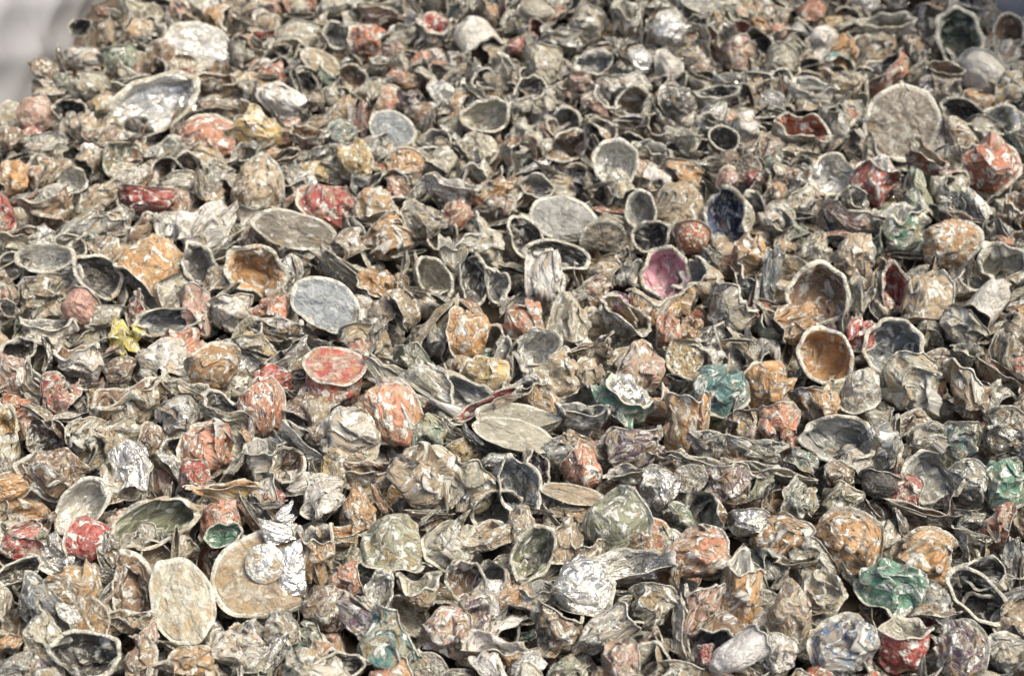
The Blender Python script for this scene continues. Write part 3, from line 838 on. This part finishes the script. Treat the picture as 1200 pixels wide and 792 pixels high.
def patch(name, root, P, t, pts, bulge, rgb, wear, n=26, z0=.0, wob=.0004):
    """a bent piece of foil spanning four corners given beside the capsule's centre"""
    B = frame_at(P, 90); u, v = np.meshgrid(np.linspace(0, 1, n), np.linspace(0, 1, n))
    c = np.array(pts, float)*S*t
    X = (c[0][:, None, None]*(1-u)*(1-v)+c[1][:, None, None]*u*(1-v)+c[2][:, None, None]*u*v+c[3][:, None, None]*(1-u)*v)
    z = z0+bulge*np.sin(u*np.pi)**.6*(.6+.4*np.sin(v*np.pi))+wob*np.sin(v*19+u*7)*np.sin(u*11)+wob*.7*np.sin(v*31-u*17)
    q = np.stack([X[0], X[1], z], -1).reshape(-1, 3)
    i_ = np.arange(n-1)[:, None]*n+np.arange(n-1)[None]; f = np.stack([i_, i_+1, i_+n+1, i_+n], -1).reshape(-1, 4)
    me = mesh_from(name, q@B, f, q*38+3.3, rgb, rgb, wear, [M_OUT, M_OUT]); o = bpy.data.objects.new(name, me)
    col.objects.link(o); o.parent = root
    md = o.modifiers.new('thickness', 'SOLIDIFY'); md.thickness = .0005
big = [o for o in col.objects if o.type == 'EMPTY' and 'largest capsule' in o.get('label', '')][0]
bt = float(np.linalg.norm(np.array(big.location)-CAM))*.98; bP = np.array(big.location)
patch('bent_foil', big, bP, bt, [(18, -26), (54, -34), (56, 36), (30, 24)], .003, COL['sv'], [.0, 1.0, .12], z0=.012)
patch('bent_foil', big, bP, bt, [(8, 66), (44, 50), (50, 34), (16, 30)], .003, COL['sv'], [.0, .8, .3], z0=.009)
g = np.random.default_rng(5); rr = np.linspace(.01, 1, 14); v = lathe(np.stack([rr*23*S*bt, .0025*np.sqrt(1-rr**2*.98)+.0125], 1), 40)
v[:, 0] += 10*S*bt; v[:, 1] += 12*S*bt
me = mesh_from('inner_dome', v@frame_at(bP, 90), grid_faces(14, 40), v*40, COL['ta'], COL['ta'], [.5, .6, .3], [M_OUT]); o = bpy.data.objects.new('inner_dome', me); col.objects.link(o); o.parent = big

# ------------------------------------------------------------------ the rest of the heap, one mass of hundreds
VAR = []
for k in range(48):
    g = np.random.default_rng(500+k)
    T = 'MDSCDSDCDSLDCSDM'[k % 16]
    parts = to_view(capsule_parts(g, T, (30, 13)), g, T, .034*g.uniform(.8, 1.15), .030*g.uniform(.7, 1.15))
    VAR.append((T, parts))
for k in range(12):
    g = np.random.default_rng(900+k)
    VAR.append(('C', to_view(capsule_parts(g, 'C', (30, 13)), g, 'C', .044*g.uniform(.8, 1.15), .012*g.uniform(.7, 1.3))))
acc = dict(v=[], f=[], tc=[], p=[], l=[], w=[], w2=[]); nv = 0
def add_part(v, f, tc, p, l, w, w2=None):
    w2 = w if w2 is None else w2
    global nv
    acc['v'].append(v); acc['f'].append(f+nv); acc['tc'].append(tc); nv += len(v)
    for kk, c in (('p', p), ('l', l), ('w', w), ('w2', w2)): acc[kk].append(np.tile(np.asarray(c, float), (len(v), 1)))
for i in small:
    P, parts, o, n, wo, wi = build_item(i, 0, (40, 20))
    for nm, (v, f, tc) in parts.items():
        if nm == 'rim':
            rc = o*.25+np.array([.64, .62, .50])*.75; add_part(v+P, f, tc, rc, rc, [min(wo[0]+.2, .8), .3, .35])
        else: add_part(v+P, f, tc, o, n, wo, wi)
PAL = ['cr']*9+['gy']*5+['ta']*9+['br']*6+['wh']*6+['sv']*4+['or']*6+['sa']*3+['ru']*2+['dk']*4+['ru', 'go', 'rd', 'pk', 'gn', 'te', 'pu', 'ol', 'sl']
# which spots of the top layer are already taken
def taken(px, py, pad=1.0):
    for i in items:
        r = R(i['a']-90); dx, dy = px-i['x'], -(py-i['y'])
        u = dx*math.cos(r)+dy*math.sin(r); v = -dx*math.sin(r)+dy*math.cos(r)
        if (u/(i['w']*.5*pad))**2+(v/(i['h']*.5*pad))**2 < 1: return True
    return False
def project(P):
    d = np.array(P)-CAM; t = d@FWD
    return 600+(d@RT)/t/S, 396-(d@UP)/t/S, t
# footprint of the heap inside the bag (see the bag below)
cA, _ = hit(132, -8); cB, _ = hit(-8, 142); cC, _ = hit(1152, -4); cD, _ = hit(1204, 26)
def inside_bag(x, y):
    # left edge cB->cA and on; right edge cC->cD
    def sideof(A, B): return (B[0]-A[0])*(y-A[1])-(B[1]-A[1])*(x-A[0])
    return sideof(cB, cA)/np.linalg.norm(cA-cB) < -.012 and sideof(cC, cD)/np.linalg.norm(cD-cC) < -.008
import itertools
random.seed(4)
cnt = 0
layers = [(-.040, .036, False), (-.022, .029, False), (-.006, .023, True), (.001, .021, True), (.005, .026, True)]
for li, (dz, sp, top) in enumerate(layers):
    y = .52
    while y < 2.0:
        half = .36*math.hypot(y, CAMH)*1.22
        x = -half
        while x < half:
            X = x+random.uniform(-.4, .4)*sp; Y = y+random.uniform(-.4, .4)*sp; x += sp
            if not inside_bag(X, Y): continue
            Zp = heap_z(X, Y)+dz+random.uniform(-.006, .006)
            px, py, t = project((X, Y, Zp))
            if top and taken(px, py, (1.0, 1.25, 1.0)[li-2]): continue
            if not (-160 < px < 1360 and -70 < py < 900): continue
            T, parts = random.choice(VAR if li < 4 else VAR[48:])
            P = np.array([X, Y, Zp])
            B = frame_at(P, random.uniform(0, 360))
            # lean each one some way off the eye
            ax = rand_unit(rng)[0]; an = rng.normal()*.45; K = np.array([[0, -ax[2], ax[1]], [ax[2], 0, -ax[0]], [-ax[1], ax[0], 0]])
            Q = np.eye(3)+math.sin(an)*K+(1-math.cos(an))*K@K
            B = B@Q
            s = random.uniform(.75, 1.2)*(1 if li < 3 else .85 if li == 3 else .62)
            on = random.choice(PAL); o = np.array(COL[on])*random.uniform(.8, 1.15)
            n = np.array(COL[random.choice(['gy', 'gy', 'sv', 'dk', 'cr', 'br', 'ta'])])
            w = [random.uniform(.15, .75), SHINE.get(on, .32)*random.uniform(.4, 1.5), random.uniform(.3, 1)]
            w2 = [random.uniform(.3, .8), random.uniform(.1, .7), random.uniform(.2, .8)]
            off = rng.uniform(-50, 50, 3); cnt += 1
            for nm, (v, f, tc) in parts.items():
                if nm == 'rim':
                    rc = o*.25+np.array([.64, .62, .50])*.75; add_part((v*s)@B+P, f, tc+off, rc, rc, [.6, .3, .35])
                else: add_part((v*s)@B+P, f, tc+off, o, n, w, w2)
        y += sp
print('filler', cnt, 'verts', nv)
me = mesh_from('capsule_heap', np.concatenate(acc['v']), np.concatenate(acc['f']), np.concatenate(acc['tc']), np.concatenate(acc['p']), np.concatenate(acc['l']), np.concatenate(acc['w']), [M_BOTH], np.concatenate(acc['w2']))
ob = bpy.data.objects.new('capsule_heap', me); col.objects.link(ob); ob['kind'] = 'stuff'
ob['label'] = 'mass of crushed aluminium coffee capsules filling the heap'; ob['category'] = 'capsule heap'

# ------------------------------------------------------------------ bed under the heap
def sheet(name, x0, x1, y0, y1, nx, ny, zf, m):
    X, Y = np.meshgrid(np.linspace(x0, x1, nx), np.linspace(y0, y1, ny)); Z = zf(X, Y)
    v = np.stack([X, Y, Z], -1).reshape(-1, 3)
    i = np.arange(ny-1)[:, None]*nx+np.arange(nx-1)[None]; f = np.stack([i, i+1, i+nx+1, i+nx], -1).reshape(-1, 4)
    me = bpy.data.meshes.new(name); me.from_pydata(v.tolist(), [], f.tolist()); me.materials.append(m)
    me.polygons.foreach_set('use_smooth', np.ones(len(f), bool))
    o = bpy.data.objects.new(name, me); col.objects.link(o); return o
grit = simple('coffee_grit', (.03, .022, .015), (.12, .09, .06), 90, bump=.8, dist=.004)
g0 = sheet('ground', -6, 6, -3, 12, 160, 200, lambda X, Y: -.056+.006*np.sin(X*60)*np.sin(Y*53), grit)
g0['kind'] = 'structure'

# ------------------------------------------------------------------ the white bulk bag round the heap
def bag():
    d1 = cA-cB; d1 /= np.linalg.norm(d1); d2 = cD-cC; d2 /= np.linalg.norm(d2)
    path = [cB-d1*.55, cB-d1*.25, cB, (cA+cB)/2, cA, cA+d1*.22]
    mid = [cC-d2*.25+np.array([-.05, .03, 0])]
    path += [np.array([-.25, path[-1][1]+.10, 0]), np.array([.25, path[-1][1]+.12, 0])]+[cC-d2*.25, cC, cD, cD+d2*.3, cD+d2*.6]
    path = np.array(path)[:, :2]
    seg = np.linalg.norm(np.diff(path, axis=0), axis=1); s = np.concatenate([[0], np.cumsum(seg)])
    n = 260; t = np.linspace(0, s[-1], n); X = np.interp(t, s, path[:, 0]); Y = np.interp(t, s, path[:, 1])
    for _ in range(8):
        X[1:-1] = (X[:-2]+2*X[1:-1]+X[2:])/4; Y[1:-1] = (Y[:-2]+2*Y[1:-1]+Y[2:])/4
    tx, ty = np.gradient(X), np.gradient(Y); L_ = np.hypot(tx, ty); nx, ny = -ty/L_, tx/L_   # outward is to the left of travel
    nz = 70; zz = np.linspace(-.08, .42, nz)
    T_, Z_ = np.meshgrid(t, zz)
    bul = .030+.03*(Z_/.4)+.005*np.abs(np.sin(T_*24+Z_*38+np.sin(Z_*20)))+.004*np.abs(np.sin(T_*17-Z_*45))+.012*np.sin(T_*9+Z_*5)+.006*np.sin(T_*23-Z_*14)+.004*np.sin(Z_*40+T_*6)
    fold = .010*np.exp(-((Z_-.13-.02*np.sin(T_*7))/.006)**2)+.008*np.exp(-(((T_*1.0) % .16-.08)/.004)**2)
    bul = bul+fold
    VX = X[None]+nx[None]*bul; VY = Y[None]+ny[None]*bul
    v = np.stack([VX, VY, Z_], -1).reshape(-1, 3)
    i = np.arange(nz-1)[:, None]*n+np.arange(n-1)[None]; f = np.stack([i, i+1, i+n+1, i+n], -1).reshape(-1, 4)
    me = bpy.data.meshes.new('bulk_bag'); me.from_pydata(v.tolist(), [], f.tolist()); me.polygons.foreach_set('use_smooth', np.ones(len(f), bool))
    m = simple('woven_plastic', (.33, .328, .34), (.40, .398, .41), 9, rough=.6, bump=.25, dist=.003)
    nt = m.node_tree; N = nt.nodes; L = nt.links
    # weave
    tcn = N.new('ShaderNodeTexCoord'); w1 = N.new('ShaderNodeTexWave'); w1.inputs['Scale'].default_value = 160; w1.bands_direction = 'Z'
    L.new(tcn.outputs['Object'], w1.inputs['Vector'])
    b = N.new('ShaderNodeBump'); b.inputs['Strength'].default_value = .2; b.inputs['Distance'].default_value = .0005
    L.new(w1.outputs['Fac'], b.inputs['Height']); old = [n_ for n_ in N if n_.type == 'BUMP' and n_ is not b][0]
    L.new(old.outputs[0], b.inputs['Normal']); L.new(b.outputs[0], N['Principled BSDF'].inputs['Normal'])
    me.materials.append(m)
    o = bpy.data.objects.new('bulk_bag', me); col.objects.link(o)
    md = o.modifiers.new('thickness', 'SOLIDIFY'); md.thickness = .0015
    o['label'] = 'greyish white fabric bag wall holding the heap, behind its far corners'; o['category'] = 'bulk bag'
bag()

# ------------------------------------------------------------------ light
w = bpy.data.worlds.new('World'); sc.world = w; w.use_nodes = True
nt = w.node_tree; sky = nt.nodes.new('ShaderNodeTexSky'); sky.sky_type = 'NISHITA'; sky.sun_disc = False
EL, AZ = R(62), R(105)
sky.sun_elevation = EL; sky.sun_rotation = AZ; sky.air_density = 1.0; sky.dust_density = 6.0; sky.ozone_density = .3
bg = nt.nodes['Background']; bg.inputs['Strength'].default_value = .085
nt.links.new(sky.outputs[0], bg.inputs[0])
sd = bpy.data.lights.new('sun', 'SUN'); sd.energy = 1.5; sd.angle = R(28); sd.color = (1, .97, .84)
so = bpy.data.objects.new('sun', sd); col.objects.link(so)
# direction to the sun: azimuth AZ from +Y towards +X
dirv = (math.sin(AZ)*math.cos(EL), math.cos(AZ)*math.cos(EL), math.sin(EL))
import mathutils
so.rotation_euler = mathutils.Vector(dirv).to_track_quat('Z', 'Y').to_euler()
sc.cycles.max_bounces = 4; sc.cycles.diffuse_bounces = 3; sc.cycles.glossy_bounces = 2; sc.cycles.transmission_bounces = 0
sc.view_settings.view_transform = 'Standard'; sc.view_settings.look = 'None'; sc.view_settings.exposure = 1.1; sc.view_settings.gamma = 1
